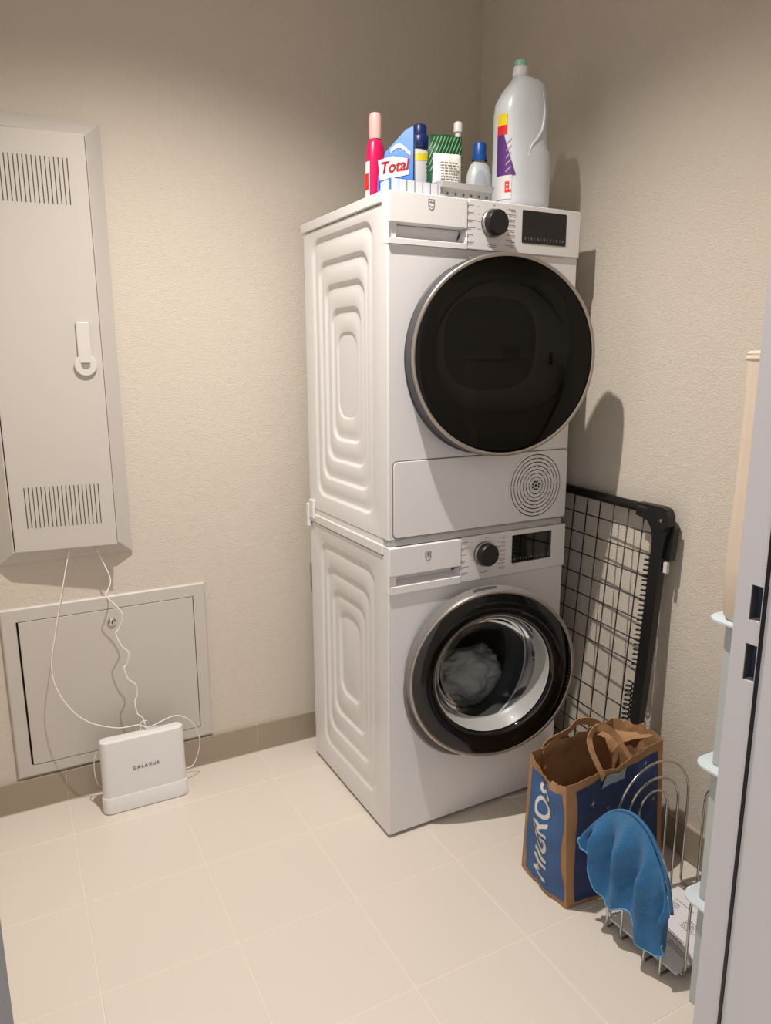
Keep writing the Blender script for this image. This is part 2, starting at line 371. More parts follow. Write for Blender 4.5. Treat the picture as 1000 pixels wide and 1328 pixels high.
side_panel(dry, [(.075, .46, .935-ZD-.02, 1.665-ZD), (.108, .425, .985-ZD-.012, 1.600-ZD), (.138, .395, 1.04-ZD-.008, 1.535-ZD), (.168, .362, 1.10-ZD-.006, 1.468-ZD), (.20, .33, 1.16-ZD, 1.402-ZD)], .002, .8215)
front_panel(dry, .002, .7295, .298, .462, .205)
controls(dry, .850, .730, .742, .778, (.300, .796), (.396, .545, .757, .838), True)
# dryer lower flap with round vent
fp = MB().loft([[V((x, y, z)) for x, z in rrect(.0155, MW-.003, .006, .2045, .012, 5)] for y in (.0005, -.002)] + [[V((x, -.003, z)) for x, z in rrect(.0165, MW-.004, .007, .2035, .011, 5)]], False, True).build('service_flap', WHITE, dry, 30)
gp = MB().loft([[V((x, -.0004, z)) for x, z in rrect(.0125, MW-.0005, .003, .2075, .014, 5)]], False, True).build('flap_gap', PRINT, dry)
vx, vz = .478, .107
vd = MB().lathe([(.0905, -.0031), (0, -.0031)], (vx, 0, vz), 'y', 48).build('vent_opening', DARK, fp)
vr = MB()
for k in range(9):
    r0 = .0045+k*.0107; vr.lathe([(r0, -.0031), (r0, -.0042), (r0+(.0078 if k else .004), -.0042), (r0+(.0078 if k else .004), -.0031)], (vx, 0, vz), 'y', 48)
for k in range(8):
    a = math.radians(45*k); 
    segs = [(.004, .09)] if k % 2 else [(.012+.0107*j, .012+.0107*(j+1)) for j in range(0, 8, 2 if k % 4 else 1)]
    for r0, r1 in segs:
        d = V((math.cos(a), 0, math.sin(a))); n = V((-d.z, 0, d.x))*.0017; c = V((vx, 0, vz))
        vr.add([c+d*r0-n+V((0, -.0042, 0)), c+d*r1-n+V((0, -.0042, 0)), c+d*r1+n+V((0, -.0042, 0)), c+d*r0+n+V((0, -.0042, 0)),
                c+d*r0-n+V((0, -.0031, 0)), c+d*r1-n+V((0, -.0031, 0)), c+d*r1+n+V((0, -.0031, 0)), c+d*r0+n+V((0, -.0031, 0))], [(0, 1, 2, 3), (0, 4, 5, 1), (2, 6, 7, 3), (1, 5, 6, 2), (3, 7, 4, 0)])
vr.build('vent_rings', WHITE, fp)
# doors: both stand about 13 degrees ajar, hinged at their left edge
def door(root, c, r, yaw, dryer):
    d = MB().lathe([(r+.006, .002), (r+.0095, .006), (r+.0125, .036), (r+.009, .040), (.188, .040), (.186, .02)], (0, 0, 0), 'y', 96).build('door', DKGREY if dryer else RIMGREY, root, 35)
    d.location = c; d.rotation_euler = (0, 0, yaw)
    MB().lathe([(r-.001, -.001), (r+.001, -.0035), (r+.008, -.0025), (r+.0095, .001), (r+.007, .003)], axis='y', seg=96).build('bezel', SATIN, d, True)
    if dryer:
        MB().lathe([(r, -.002), (r-.012, -.0045), (r-.06, -.006), (.10, -.007), (0, -.0075)], axis='y', seg=96).build('smoked_pane', SMOKE, d, True)
        inner = MB(); pl = []
        def se(a, b, y, ox, oz):
            return [V((ox+a*math.copysign(abs(math.cos(t))**.72, math.cos(t)), y, oz+b*math.copysign(abs(math.sin(t))**.72, math.sin(t)))) for t in [2*math.pi*k/64 for k in range(64)]]
        inner.loft([[V((math.cos(2*math.pi*k/64)*(r-.004), .002, math.sin(2*math.pi*k/64)*(r-.004))) for k in range(64)], se(.182, .168, .002, -.006, .034)], False, False)
        inner.build('mask', BLACKP, d)
        MB().loft([se(.182, .168, .003, -.006, .034), se(.176, .162, .03, -.006, .034), se(.152, .140, .07, -.006, .034), se(.130, .120, .085, -.006, .034)], False, False).build('bowl_wall', mat('bowl_grey', (128, 126, 125), .2, vary=(30, .03)), d, 60)
        MB().loft([se(.130, .120, .085, -.006, .034), se(.10, .09, .09, -.006, .034)], False, True).build('bowl_floor', DKGREY, d, 60)
        box('dark_plate', .035, .075, .078, .082, -.005, .022, BLACKP, d)  # plain dark plate just in front of the bowl floor
        box('latch_slot', .146, .150, .034, .05, -.02, .012, BLACKP, d)
    else:
        MB().lathe([(r, -.001), (r-.02, -.006), (r-.05, -.006), (.176, -.001), (.170, .008), (.172, .02)], axis='y', seg=96).build('black_surround', BLACKG, d, 60)
        MB().lathe([(.171, .007), (.166, .012), (.158, .045), (.150, .055)], axis='y', seg=96).build('inner_liner', mat('liner_grey', (186, 182, 178), .35), d, True)
        MB().lathe([(.168, .009), (.152, .03), (.140, .075), (.118, .105), (.07, .122), (0, .126)], axis='y', seg=72).build('glass_bowl', GLASS, d, True)
        lb = MB(); lb.box(.128, .1305, .02, .034, .03, .045); lb.box(.1285, .131, .021, .03, .018, .022)
        lb.build('sticker', PRINTD, d)
    return d
wd = door(wm, (.281, -.095, .4725), .2360, -.235, False)
dd = door(dry, (.2870, -.097, 1.331-ZD), .2420, -.222, True)
def trim(root, cz, m):
    MB().lathe([(.252, -.0005), (.252, -.004), (.247, -.008), (.212, -.005), (.198, .004), (.196, .03)], (.298, 0, cz), 'y', 96).build('porthole_trim', m, root, 40)
trim(wm, .44, RIMGREY); trim(dry, .462, DKGREY)
lb = MB()
for k in range(10):
    a = math.radians(104-k*1.6); a1 = a-math.radians(1.4)
    lb.add([((.2360+.0105+.1*(y-.01)+.0006)*math.cos(t), y, (.2360+.0105+.1*(y-.01)+.0006)*math.sin(t)) for y in (.012, .028) for t in (a, a1)], [(0, 1, 3, 2)])
lb.build('rim_label', PRINTD, wd)
MB().lathe([(.196, .02), (.205, .035), (.175, .05), (.182, .075), (.165, .085), (.200, .10)], (.298, 0, .44), 'y', 64).build('door_gasket', RUBBER, wm, True)
MB().lathe([(.20, .10), (.235, .11), (.237, .42), (.10, .44), (0, .43)], (.298, 0, .44), 'y', 64).build('drum', STEEL, wm, 40)
MB().lathe([(.198, .02), (.22, .09), (.25, .10), (.25, .42), (0, .43)], (.298, 0, .462), 'y', 64).build('drum', STEEL, dry, 40)
# crumpled white washing in the drum
lau = bmesh.new(); bmesh.ops.create_icosphere(lau, subdivisions=5, radius=1)
from mathutils import noise as NZ
for v in lau.verts:
    n = v.co.copy(); k = 1+.22*NZ.noise(n*2.1)+.16*(1-abs(NZ.noise(n*4.3+V((3, 1, 2)))))*.9+.07*NZ.noise(n*9)
    v.co = V((n.x*.120*k, n.y*.085*k, n.z*.080*k))
me = bpy.data.meshes.new('laundry'); lau.to_mesh(me); lau.free(); me.materials.append(mat('white_laundry', (205, 202, 200), .9, vary=(12, .08), bump=[(160, .3, .003, (1, 1, 1))]))
for p_ in me.polygons: p_.use_smooth = True
lo2 = link(bpy.data.objects.new('laundry', me)); _q = at(606, 878, 1, MY+.235); lo2.location = V((_q.x, MY+.235, .315))
tag(lo2, 'crumpled white laundry lying in the washing machine drum', 'laundry')
# stacking frame between the two
sf = tag(empty('stacking_frame', (MX, MY, .85), MYAW), 'thin grey and white stacking frame between washing machine and dryer', 'stacking kit')
box('rail', .002, MW-.012, .001, .03, .0, .0165, mat('frame_grey', (178, 178, 178), .4), sf, .001, 1)
box('side_rail', .001, .028, .03, MD-.005, .0, .0165, WPLAST, sf, .001, 1)
box('side_rail', MW-.04, MW-.013, .03, MD-.005, .0, .0165, WPLAST, sf, .001, 1)
ck = box('clip', -.010, .0, MD-.045, MD-.012, -.015, .045, WPLAST, sf, .003)
box('clip_hook', -.013, -.002, MD-.012, MD+.006, -.045, .03, WPLAST, sf, .003)

# ------------------------------------------------------------------ electrical cabinet on the back wall
ec = tag(empty('electrical_cabinet', (-1.667, 0, .764)), 'tall white metal wall cabinet with slotted door standing slightly open', 'cabinet')
EX, EZ = -1.667, .764
def wr(x0, x1, z0, z1, y): return [V((x-EX, y, z-EZ)) for x, z in ((x0, z0), (x1, z0), (x1, z1), (x0, z1))]
MB().loft([wr(-1.8465, -1.4875, .764, 1.945, 0), wr(-1.8465, -1.4875, .764, 1.945, -.008), wr(-1.806, -1.5285, .804, 1.905, -.042), wr(-1.803, -1.5315, .807, 1.902, -.042), wr(-1.803, -1.5315, .807, 1.902, -.002)], False, False).build('frame', CABW, ec)
bi = box('box_interior', -1.803-EX, -1.5315-EX, -.003, -.001, .807-EZ, 1.902-EZ, DARK, ec)
sl_ = MB()
for k in range(9): sl_.box(-1.665+.013*k-EX, -1.660+.013*k-EX, -.0405, -.034, .8065-EZ, .8085-EZ)
hx = -1.800
ed = empty('door', (hx-EX, -.041, 0), -.115, ec)
DWD = .2655
dpl = box('door_panel', 0, DWD, -.006, .0, .805-EZ, 1.898-EZ, CABW, ed, .002)
fl_ = MB(); fl_.box(DWD-.012, DWD-.0005, 0, .018, .81-EZ, 1.895-EZ); fl_.box(.0, DWD-.012, 0, .012, .8055-EZ, .81-EZ)
fl_.build('door_flange', CABW, ed)
sm = None
for z0, z1, xa, n in ((1.722, 1.838, -1.759, 18), (.871, .986, -1.762, 19)):
    for k in range(n):
        x = xa+.0105*k-hx
        if sm is None:
            o = box('vent_slot', -.0012, .0012, -.0064, -.0060, -.057, .057, mat('slot_shadow', (72, 64, 56), .9, vary=(20, .1)), ed); sm = o
        else: o = link(sm.copy(), ed)
        o.location = (x, 0, (z0+z1)/2-EZ)
hd = box('lever_handle', .2050, .2390, -.016, -.006, 1.318-EZ, 1.428-EZ, mat('lever_enamel', (206, 201, 196), .4, vary=(20, .02)), ed, .003)
lk = MB()
lk.lathe([(.029, -.006), (.029, -.013), (.027, -.015), (.012, -.015), (.011, -.012)], (.222, 0, 1.313-EZ), 'y', 32); lk.build('lock_ring', MATS['lever_enamel'], ed, 35)
MB().lathe([(.0115, -.006), (.0115, -.0135), (0, -.014)], (.222, 0, 1.313-EZ), 'y', 24).build('lock_core', GREYPL, ed, 35)
# ------------------------------------------------------------------ access panel under it
ap = tag(empty('access_panel', (-1.568, 0, .11)), 'white metal access panel with keyed door set low in the wall behind the small router', 'access panel')
PX_, PZ_ = -1.568, .11
def ar(x0, x1, z0, z1, y): return [V((x-PX_, y, z-PZ_)) for x, z in ((x0, z0), (x1, z0), (x1, z1), (x0, z1))]
MB().loft([ar(-1.859, -1.278, .1085, .634, 0), ar(-1.859, -1.278, .1085, .634, -.009), ar(-1.855, -1.282, .1125, .630, -.012), ar(-1.820, -1.3165, .1425, .594, -.012), ar(-1.820, -1.3165, .1425, .594, 0)], False, False).build('frame', CABW, ap)
box('gap', -1.820-PX_, -1.3165-PX_, -.002, -.0005, .1425-PZ_, .594-PZ_, DARK, ap)
box('door', -1.8145-PX_, -1.3185-PX_, -.0115, -.003, .1445-PZ_, .5915-PZ_, CABW, ap, .001, 1)
q = at(145, 806, 1, -.012)
lc = MB().lathe([(.0125, -.011), (.0125, -.0165), (.010, -.018), (0, -.018)], (q.x-PX_, 0, q.z-PZ_), 'y', 24).build('lock', CHROME, ap, 35)
box('keyhole', q.x-PX_-.0015, q.x-PX_+.0015, -.0184, -.0179, q.z-PZ_-.006, q.z-PZ_+.006, DARK, lc)

# ------------------------------------------------------------------ router and its cables
RX0, RX1, RYF, RYB, RZ = -1.643, -1.394, -.152, -.100, .232
ro = tag(empty('internet_router', ((RX0+RX1)/2, (RYF+RYB)/2, 0)), 'white upright internet router box on the floor tiles before the access panel', 'router')
def rl(g, r, z): return [V((x-(RX0+RX1)/2, y-(RYF+RYB)/2, z)) for x, y in rrect(RX0-g, RX1+g, RYF-g, RYB+g, min(r, .022), 6)]
MB().loft([rl(-.002, .026, .0005), rl(.001, .028, .004), rl(.0012, .028, .05), rl(-.001, .027, .0535)], True, True).build('base', WPLAST, ro, 40)
hb = MB().loft([rl(-.002, .026, .053), rl(-.003, .026, .215), rl(-.004, .022, .228), rl(-.010, .014, .231), rl(-.016, .009, .2315)], True, True).build('housing', WPLAST, ro, 40)
text_on('lettering', 'GALAXUS', .0145, PRINTD, hb, lambda x, y: V((x+.003, RYF+.0008-(RYF+RYB)/2, .1335+y)), spacing=1.28, bold=.0001)
TOPC = V((-1.515, -.124, .229))
def cable(name, pts, r, label, parent=None, n=8):
    o = MB().tube(smoothpath(pts, n), r, 6).build(name, CABLE, parent, True)
    if label: tag(o, label, 'cable', 'white cables of the router')
    return o
A1 = at(90, 711, 1, -.038)
cable('cable', [A1+V((0, .012, .004)), A1, at(84, 745, 1, -.05), at(72, 820, 1, -.07), at(67, 868, 1, -.085), at(80, 905, 1, -.10), at(110, 934, 1, -.115), at(150, 944, 1, -.12), at(180, 940, 1, -.118), TOPC+V((.02, 0, .012)), at(228, 928, 1, -.115), at(250, 938, 1, -.10), at(259, 960, 1, -.085), at(255, 982, 1, -.075), at(246, 995, 1, -.075), V((-1.44, -.078, .06))], .0016, 'thin white cable hanging in one wide loop from the wall cabinet to the router')
A2 = at(125, 710, 1, -.038)
zig = [A2+V((0, .012, .004)), A2, at(130, 722, 1, -.044), at(143, 750, 1, -.05), at(140, 765, 1, -.06), at(137, 773, 1, -.066), at(150, 785, 1, -.07), at(159, 798, 1, -.074), at(154, 815, 1, -.07), at(150, 822, 1, -.074), at(158, 838, 1, -.08), at(167, 847, 1, -.084), at(164, 862, 1, -.08), at(161, 866, 1, -.084), at(166, 880, 1, -.09), at(176, 888, 1, -.094), at(178, 900, 1, -.092), at(175, 910, 1, -.096), at(178, 925, 1, -.104), at(185, 931, 1, -.108), at(189, 937, 1, -.112)]
zig[-1] = V((zig[-1].x, -.122, .230))
cable('cable', zig, .0019, 'kinked white cable coming down past the lock of the access panel to the router', n=6)
cable('antenna', [V((-.002, .004, .228)), V((-.0, .004, .247)), V((.003, .004, .262)), V((.02, .004, .262))], .0012, None, ro)
cable('cable', [at(125, 975, 1, -.085), at(122, 990, 1, -.085), at(124, 1008, 1, -.085), at(131, 1020, 1, -.085), V((-1.60, -.078, .05))], .0014, 'short white cable bulging out behind the left end of the router')

# ------------------------------------------------------------------ folded drying rack against the right wall
RK = empty('drying_rack', (-.335, -.70, 0)); tag(RK, 'black folded drying rack with wire grid leaning on the wall beside the washing machine', 'drying rack')
def rk(y, z, o=0): return V((-.372+.066*z/.94+.075*(y+.98)+o+.335, y+.70, z))        # leaning plane, local to the rack
RT = .935
fr = MB(); fr.tube(smoothpath([rk(-.42, .02), rk(-.42, .89), rk(-.43, .925), rk(-.47, RT), rk(-.90, RT)], 6), .0135, 12)
fr.build('frame_tube', BLACKP, RK, True)
co = MB(); co.loft([[rk(y, z, o) for o, sc in ((-.014, 1), (.014, 1)) for y, z in ([(-.885, RT+.0135), (-.95, RT+.016), (-.976, RT), (-.982, .90), (-.975, .86), (-.932, .80), (-.932, .865), (-.925, .895), (-.905, .912), (-.885, .918)] if o < 0 else [])]], True, False) if False else None
prof = [(-.86, RT+.014), (-.945, RT+.016), (-.965, RT+.012), (-.978, RT-.004), (-.980, .905), (-.972, .87), (-.966, .80), (-.930, .80), (-.929, .862), (-.921, .890), (-.903, .908), (-.86, .9165)]
co.loft([[rk(y, z, -.012) for y, z in prof], [rk(y, z, .012) for y, z in prof]], True, True)
co.build('corner_joint', BLACKP, RK)
hb_ = MB(); hb_.loft([[rk(-.957+.026*math.cos(a), .918+.026*math.sin(a), o) for a in [2*math.pi*k/28 for k in range(28)]] for o in (-.017, -.011)], True, True); hj = hb_.build('hinge_cap', BLACKP, RK, 40)
MB().loft([[rk(-.957+.0045*math.cos(a), .918+.0045*math.sin(a), o) for a in [2*math.pi*k/12 for k in range(12)]] for o in (-.0178, -.0165)], True, True).build('rivet', CHROME, hj)
po = MB(); po.loft([[rk(y, z, -.011), rk(y+.036, z, -.011), rk(y+.036, z, .011), rk(y, z, .011)] for y, z in ((-.966, .83), (-.966, .60), (-.964, .42), (-.962, .36))], True, True); po.build('post', BLACKP, RK)
po = MB(); po.loft([[rk(y, z, -.009), rk(y+.026, z, -.009), rk(y+.026, z, .009), rk(y, z, .009)] for y, z in ((-.952, .46), (-.956, .30), (-.956, .014))], True, True); po.build('lower_post', BLACKP, RK)
po = MB(); po.loft([[rk(y, z, .002), rk(y+.02, z, .002), rk(y+.02, z, .022), rk(y, z, .022)] for y, z in ((-.988, .90), (-.985, .815))], True, True); po.build('clip', BLACKP, RK)
box('clip_label', *(sorted((rk(-.981, .79, 0).x, rk(-.981, .79, .01).x))), rk(-.981, .79).y, rk(-.970, .79).y, .782, .81, PAPERW, RK)
for y in (-.44, -.4705, -.53, -.589, -.648, -.705, -.763, -.822, -.880):
    MB().tube([rk(y, .03), rk(y, RT-.01)], .0021, 6).build('grid_wire', BLACKP, RK, True)
for z in (.875, .816, .756, .693, .636, .578, .513, .376, .310, .245, .18, .11, .05):
    MB().tube([rk(-.42, z, -.004), rk(-.935, z, -.004)], .0021, 6).build('grid_wire', BLACKP, RK, True)
for z0, z1, y in ((.815, .495, -.917), (.455, .10, -.905)):
    n = int(abs(z0-z1)/.0135); pts = []
    for k in range(n*8+1):
        a = 2*math.pi*k/8; zz = z0+(z1-z0)*k/(n*8); pts.append(rk(y+.009*math.cos(a), zz, -.002+.009*math.sin(a)))
    MB().tube(pts, .0027, 5).build('coil', BLACKP, RK, True)

# ------------------------------------------------------------------ paper shopping bag
BG = tag(empty('paper_bag', (-.54, -1.0, 0)), 'brown and blue paper shopping bag with handles standing by the washing machine', 'bag')
BO = V((-.54, -1.0, 0))
bc = [V((-.684, -.898, .002)), V((-.686, -1.076, .002)), V((-.396, -1.105, .002)), V((-.396, -.93, .002))]
tc_ = [V((-.703, -.938, .360)), V((-.730, -1.100, .362)), V((-.372, -1.060, .368)), V((-.408, -.922, .372))]
BH = (.0, .018, .0, .010)                                              # bulge of each wall
def wallp(i, s, t, off=0):
    a, b, c, d = bc[i], bc[(i+1) % 4], tc_[i], tc_[(i+1) % 4]
    p = (a*(1-s)+b*s)*(1-t)+(c*(1-s)+d*s)*t
    n = (b-a).cross(V((0, 0, 1))).normalized()*-1
    ct = V((-.54, -1.0, 0)); 
    if n.dot((a+b)/2-ct) < 0: n = -n
    k = math.sin(math.pi*s)*math.sin(math.pi*min(1, t*1.05+.02))
    kk = (.012, .010, .006, .010)[i]*k
    if i == 0: kk += math.sin(math.pi*s)**.6*(-.004*math.exp(-((t-.15)/.06)**2)+.008*max(0, 1-t/.10))
    cr = .009*NZ.noise(V((s*3+i*7, t*4, 2.2)))*math.sin(math.pi*s)*2+.003*NZ.noise(V((s*9+i*3, t*11, 5)))*math.sin(math.pi*s)
    rag = 0
    if t > .8: rag = (t-.8)/.2*(.012*NZ.noise(V((s*5+i*2.3, 9, 1)))+.004*NZ.noise(V((s*17+i*5, 3, 7))))*math.sin(math.pi*s)*1.6
    if t > .8 and i in (0,): rag += (t-.8)/.2*(-.028*math.sin(math.pi*s)**1.2)
    if t > .8 and i == 1: rag += (t-.8)/.2*(-.012*math.sin(math.pi*s))
    if t > .8 and i == 2: rag += (t-.8)/.2*(.012*math.sin(math.pi*s))
    # base of the narrow side kicks out as a folded gusset
    return p+n*(kk+cr+off)+V((0, 0, rag))-BO
bm_ = MB(); TH = .0012
for i in range(4):
    bm_.grid(lambda s, t: wallp(i, s, t, 0), 40, 50)
    bm_.grid(lambda s, t: wallp(i, s, t, -TH), 40, 50)
    bm_.grid(lambda s, t: wallp(i, s, 1, -TH*t), 40, 1)
bm_.add([p-BO+V((0, 0, .001)) for p in bc], [(0, 1, 2, 3)])
bm_.build('bag_body', KRAFT, BG, 60)
def wav(e, s, t): return e
prn = MB(); prn.grid(lambda s, t: wallp(0, .10+.83*s+(.03*math.sin(t*9+1) if s > .5 else -.015*math.sin(t*7)), .04+.885*t-.02*math.sin(3.1*s)*t, .0009), 40, 60); prn.build('side_print', BAGBLUE, BG, True)
prn = MB(); prn.grid(lambda s, t: wallp(1, .085+.86*s+(-.015*math.sin(t*6) if s < .3 else 0), .03+.905*t, .0009), 50, 60); prn.build('front_print', BAGNAVY, BG, True)
def mig(x, y):                                                         # text x runs up the wall, text y towards the back edge
    return wallp(0, (.50-y*1.2/.185), .475+x*1.06/.37, .0020)
text_on('lettering', 'MIGROS', .070, PAPERW, BG, mig, shear=.10, bold=.0017, spacing=1.06)
def star(name, i, s, t, r, m, n=8, off=.0034):
    st = MB(); c = wallp(i, s, t, off); ex = (wallp(i, s+.02, t, off)-c).normalized(); ez = V((0, 0, 1)); pts = []
    for k in range(2*n):
        a = math.pi*k/n; rr = r*(1 if k % 4 == 0 else .62 if k % 2 == 0 else .14); pts.append(c+ex*rr*math.cos(a)+ez*rr*math.sin(a))
    st.add([c]+pts, [(0, 1+k, 1+(k+1) % (2*n)) for k in range(2*n)]); return st.build(name, m, BG)
for s, t, r in ((.24, .79, .014), (.40, .70, .008), (.52, .44, .010), (.30, .30, .013), (.80, .90, .012), (.88, .62, .009)): star('printed_star', 1, s, t, r, PAPERW)
star('printed_star', 1, .33, .10, .012, mat('gold_print', (190, 140, 60), .6, vary=(60, .1)))
tp_ = MB(); tp_.grid(lambda s, t: wallp(1, .36+.22*s+.05*t*(1-s), .845+.10*t+.015*s, .0032), 16, 10); tp_.build('window_patch', mat('grey_film', (150, 164, 172), .25, vary=(20, .1)), BG, True)
def ribbon(name, pts, wid, m, parent, wdir):
    pth = smoothpath(pts, 8); mb = MB(); L = []
    for k, p in enumerate(pth):
        t = (pth[min(k+1, len(pth)-1)]-pth[max(k-1, 0)]).normalized(); sd = (wdir-t*wdir.dot(t)).normalized()*wid/2; nn = t.cross(sd).normalized()*.0009
        L.append([p-sd-nn, p+sd-nn, p+sd+nn, p-sd+nn])
    mb.loft(L, True, True); return mb.build(name, m, parent)
Bk = lambda u, v, y: at(u, v, 1, y)-BO
ribbon('handle', [V((-.655, -.928, .30))-BO, V((-.652, -.930, .36))-BO, Bk(737, 948, -.935), Bk(748, 937, -.94), Bk(762, 935, -.945), Bk(775, 940, -.945), Bk(790, 955, -.94), V((-.50, -.925, .36))-BO, V((-.50, -.923, .30))-BO], .024, KRAFT, BG, V((0, -.35, 1)))
ribbon('handle', [Bk(783, 1010, -1.085), Bk(780, 1002, -1.082), Bk(768, 975, -1.06), Bk(765, 958, -1.04), Bk(772, 945, -1.03), Bk(785, 944, -1.02), Bk(800, 955, -1.02), Bk(812, 975, -1.04), Bk(824, 992, -1.06)], .020, KRAFT, BG, V((1, .3, -.15)))
ps = MB(); ps.grid(lambda s, t: V((-.515+.12*s, -1.03+.06*t+.02*math.sin(5*s), .335+.045*math.sin(2.2*t+1.5*s)+.012*NZ.noise(V((s*5, t*5, 1)))))-BO, 10, 8)
ps.build('folded_flap', KRAFT, BG, True)

# ------------------------------------------------------------------ wire magazine rack with papers and cloth
MR = tag(empty('magazine_rack', (-.49, -1.25, 0)), 'chrome wire magazine rack of nested arches beside the paper bag', 'magazine rack')
MO = V((-.49, -1.25, 0))
WR = .0032
def archpts(c, hw, top, along, other, z0=.012):
    """arch with straight legs and a round head; along is 'x' or 'y'"""
    out = [(-hw, z0)]; zc = top-hw
    for k in range(17):
        a = math.pi-math.pi*k/16; out.append((hw*math.cos(a), zc+hw*math.sin(a)))
    out.append((hw, z0))
    return [V((c+a, other, z)) if along == 'x' else V((other, c+a, z)) for a, z in out]
for hw, top in ((.1225, .375), (.087, .332), (.048, .298)):
    p = archpts(-.482, hw, top, 'x', -1.139)
    p = [p[0]+V((0, -.02, -.008)), p[0]+V((0, -.004, -.006))]+p+[p[-1]+V((0, -.004, -.006)), p[-1]+V((0, -.02, -.008))]
    MB().tube([q-MO for q in p], WR, 8).build('arch_wire', CHROME, MR, True)
p = smoothpath([(-.60, -1.345, .010), (-.60, -1.354, .016), (-.60, -1.355, .10), (-.60, -1.355, .185), (-.58, -1.355, .20), (-.48, -1.355, .20), (-.39, -1.355, .20), (-.37, -1.355, .185), (-.37, -1.355, .10), (-.37, -1.354, .016), (-.37, -1.345, .010)], 5)
MB().tube([q-MO for q in p], WR, 8).build('end_wire', CHROME, MR, True)
for other in (-.646, -.335):
    for hw, top in ((.0785, .318), (.0345, .272)):
        p = archpts(-1.2485, hw, top, 'y', other)
        s = 1 if other < -.5 else -1
        p = [p[0]+V((s*.05, 0, -.004)), p[0]+V((s*.004, 0, -.005))]+p+[p[-1]+V((s*.004, 0, -.005)), p[-1]+V((s*.05, 0, -.004))]
        MB().tube([q-MO for q in p], WR, 8).build('arch_wire', CHROME, MR, True)
bs = MB(); bs.tube([V((x, y, .010))-MO for x, y in rrect(-.60, -.38, -1.345, -1.155, .02, 4)], WR, 8, closed=True); bs.build('base_wire', CHROME, MR, True)
for y in (-1.20, -1.25, -1.30): MB().tube([V((-.60, y, .010))-MO, V((-.38, y, .010))-MO], WR*.8, 6).build('base_wire', CHROME, MR, True)
def sheet(name, c, label, th=.0012, curl=.004):
    c = [V(q) for q in c]
    def fn(s, t, o=0):
        p = (c[0]*(1-s)+c[1]*s)*(1-t)+(c[3]*(1-s)+c[2]*s)*t; return p+V((0, 0, o+curl*math.sin(math.pi*s)*math.sin(3*t)))
    m = MB(); m.grid(lambda s, t: fn(s, t, th), 10, 10); m.grid(lambda s, t: fn(s, t), 10, 10)
    for u0, u1 in (((0, 0), (1, 0)), ((1, 0), (1, 1)), ((1, 1), (0, 1)), ((0, 1), (0, 0))):
        m.grid(lambda s, t: fn(u0[0]+(u1[0]-u0[0])*s, u0[1]+(u1[1]-u0[1])*s, th*t), 10, 1)
    o = m.build(name, PAPER, None, 40); tag(o, label, 'paper', 'papers in the magazine rack'); return o, fn
lowp, _ = sheet('paper_sheet', [(-.630, -1.165, .0155), (-.620, -1.350, .0155), (-.392, -1.335, .0155), (-.40, -1.155, .0155)], 'lower white sheet lying flat in the wire magazine rack', .006, .0)
upp, ufn = sheet('paper_sheet', [(-.605, -1.185, .0225), (-.628, -1.352, .026), (-.410, -1.345, .0225), (-.402, -1.165, .0225)], 'upper printed letter lying in the wire magazine rack', .001, .003)
pt = MB(); rnd = random.Random(11)
def pline(s0, s1, t, h):
    p = s0
    while p < s1:
        e = min(s1, p+rnd.uniform(.015, .04))
        pt.add([ufn(a, b, .0014) for a, b in ((p, t), (e, t), (e, t+h), (p, t+h))], [(0, 1, 2, 3)]); p = e+.008
for k in range(6): pline(.50, .50+rnd.uniform(.15, .28), .66-.028*k, .010)
for k in range(5): pline(.12, .12+rnd.uniform(.14, .22), .74-.028*k, .010)
for k in range(2): pline(.30, .74, .36-.03*k, .009)
for k in range(3): pline(.60, .9, .26-.025*k, .008)
pt.add([ufn(.15+.12*a, .80+.008*b, .0014) for a, b in ((0, 0), (2.6, 0), (2.6, 1), (0, 1))], [(0, 1, 2, 3)])
pt.build('print', PRINTD, upp)['kind'] = 'stuff'
# blue cloth draped over the left-hand arches
ridge = [(756, 1084, -.690), (775, 1066, -.668), (795, 1053, -.650), (817, 1054, -.646), (838, 1073, -.646), (852, 1100, -.648), (865, 1140, -.650), (872, 1186, -.652)]
hem = [(755, 1098, -.694), (768, 1120, -.686), (778, 1158, -.676), (796, 1176, -.668), (815, 1180, -.664), (832, 1218, -.662), (856, 1240, -.660), (868, 1222, -.656)]
R3 = smoothpath([at(u, v, 0, x) for u, v, x in ridge], 8); H3 = smoothpath([at(u, v, 0, x) for u, v, x in hem], 8); NR = len(R3)-1
def crv(c, s): 
    k = s*NR; i = min(int(k), NR-1); return c[i].lerp(c[i+1], k-i)
def clf(s, t, off=0):
    p = crv(R3, s).lerp(crv(H3, s), t)
    env = (math.sin(math.pi*min(.5, t*1.15))**.5 if t < .5 else 1-.25*(t-.5)/.37)*min(1, t*3) if t < .87 else min(1, t*3)*(.75-2.2*(t-.87))
    ph = 2*math.pi*(s*4.1+.10-.35*t*(s-.5))
    c0 = math.cos(ph); fold = .020*env*(c0*abs(c0)**.3)+.003*env*math.cos(2.3*ph+1)+.002*NZ.noise(p*40)
    bulge = -.012*math.sin(math.pi*min(1, t*1.4))*math.sin(math.pi*s)
    return p+V((bulge-.010+off-fold, fold*.25, 0))
def clb(s, t, off=0):                                                  # the side hanging inside the rack
    p = crv(R3, s); L = .115-.085*s
    return p+V((.006*math.sin(math.pi*t*.5)+.004+off+.005*math.cos(16*s)*t, .006*math.cos(9*s)*t, -L*t))
cm = MB(); cm.grid(clf, 84, 48); cm.grid(lambda s, t: clf(s, t, .0025), 84, 48); cm.grid(lambda s, t: clf(s, 1, .0025*t), 84, 1)
cm.grid(lambda s, t: clf(0, s, .0025*t), 48, 1); cm.grid(lambda s, t: clf(1, s, .0025*t), 48, 1)
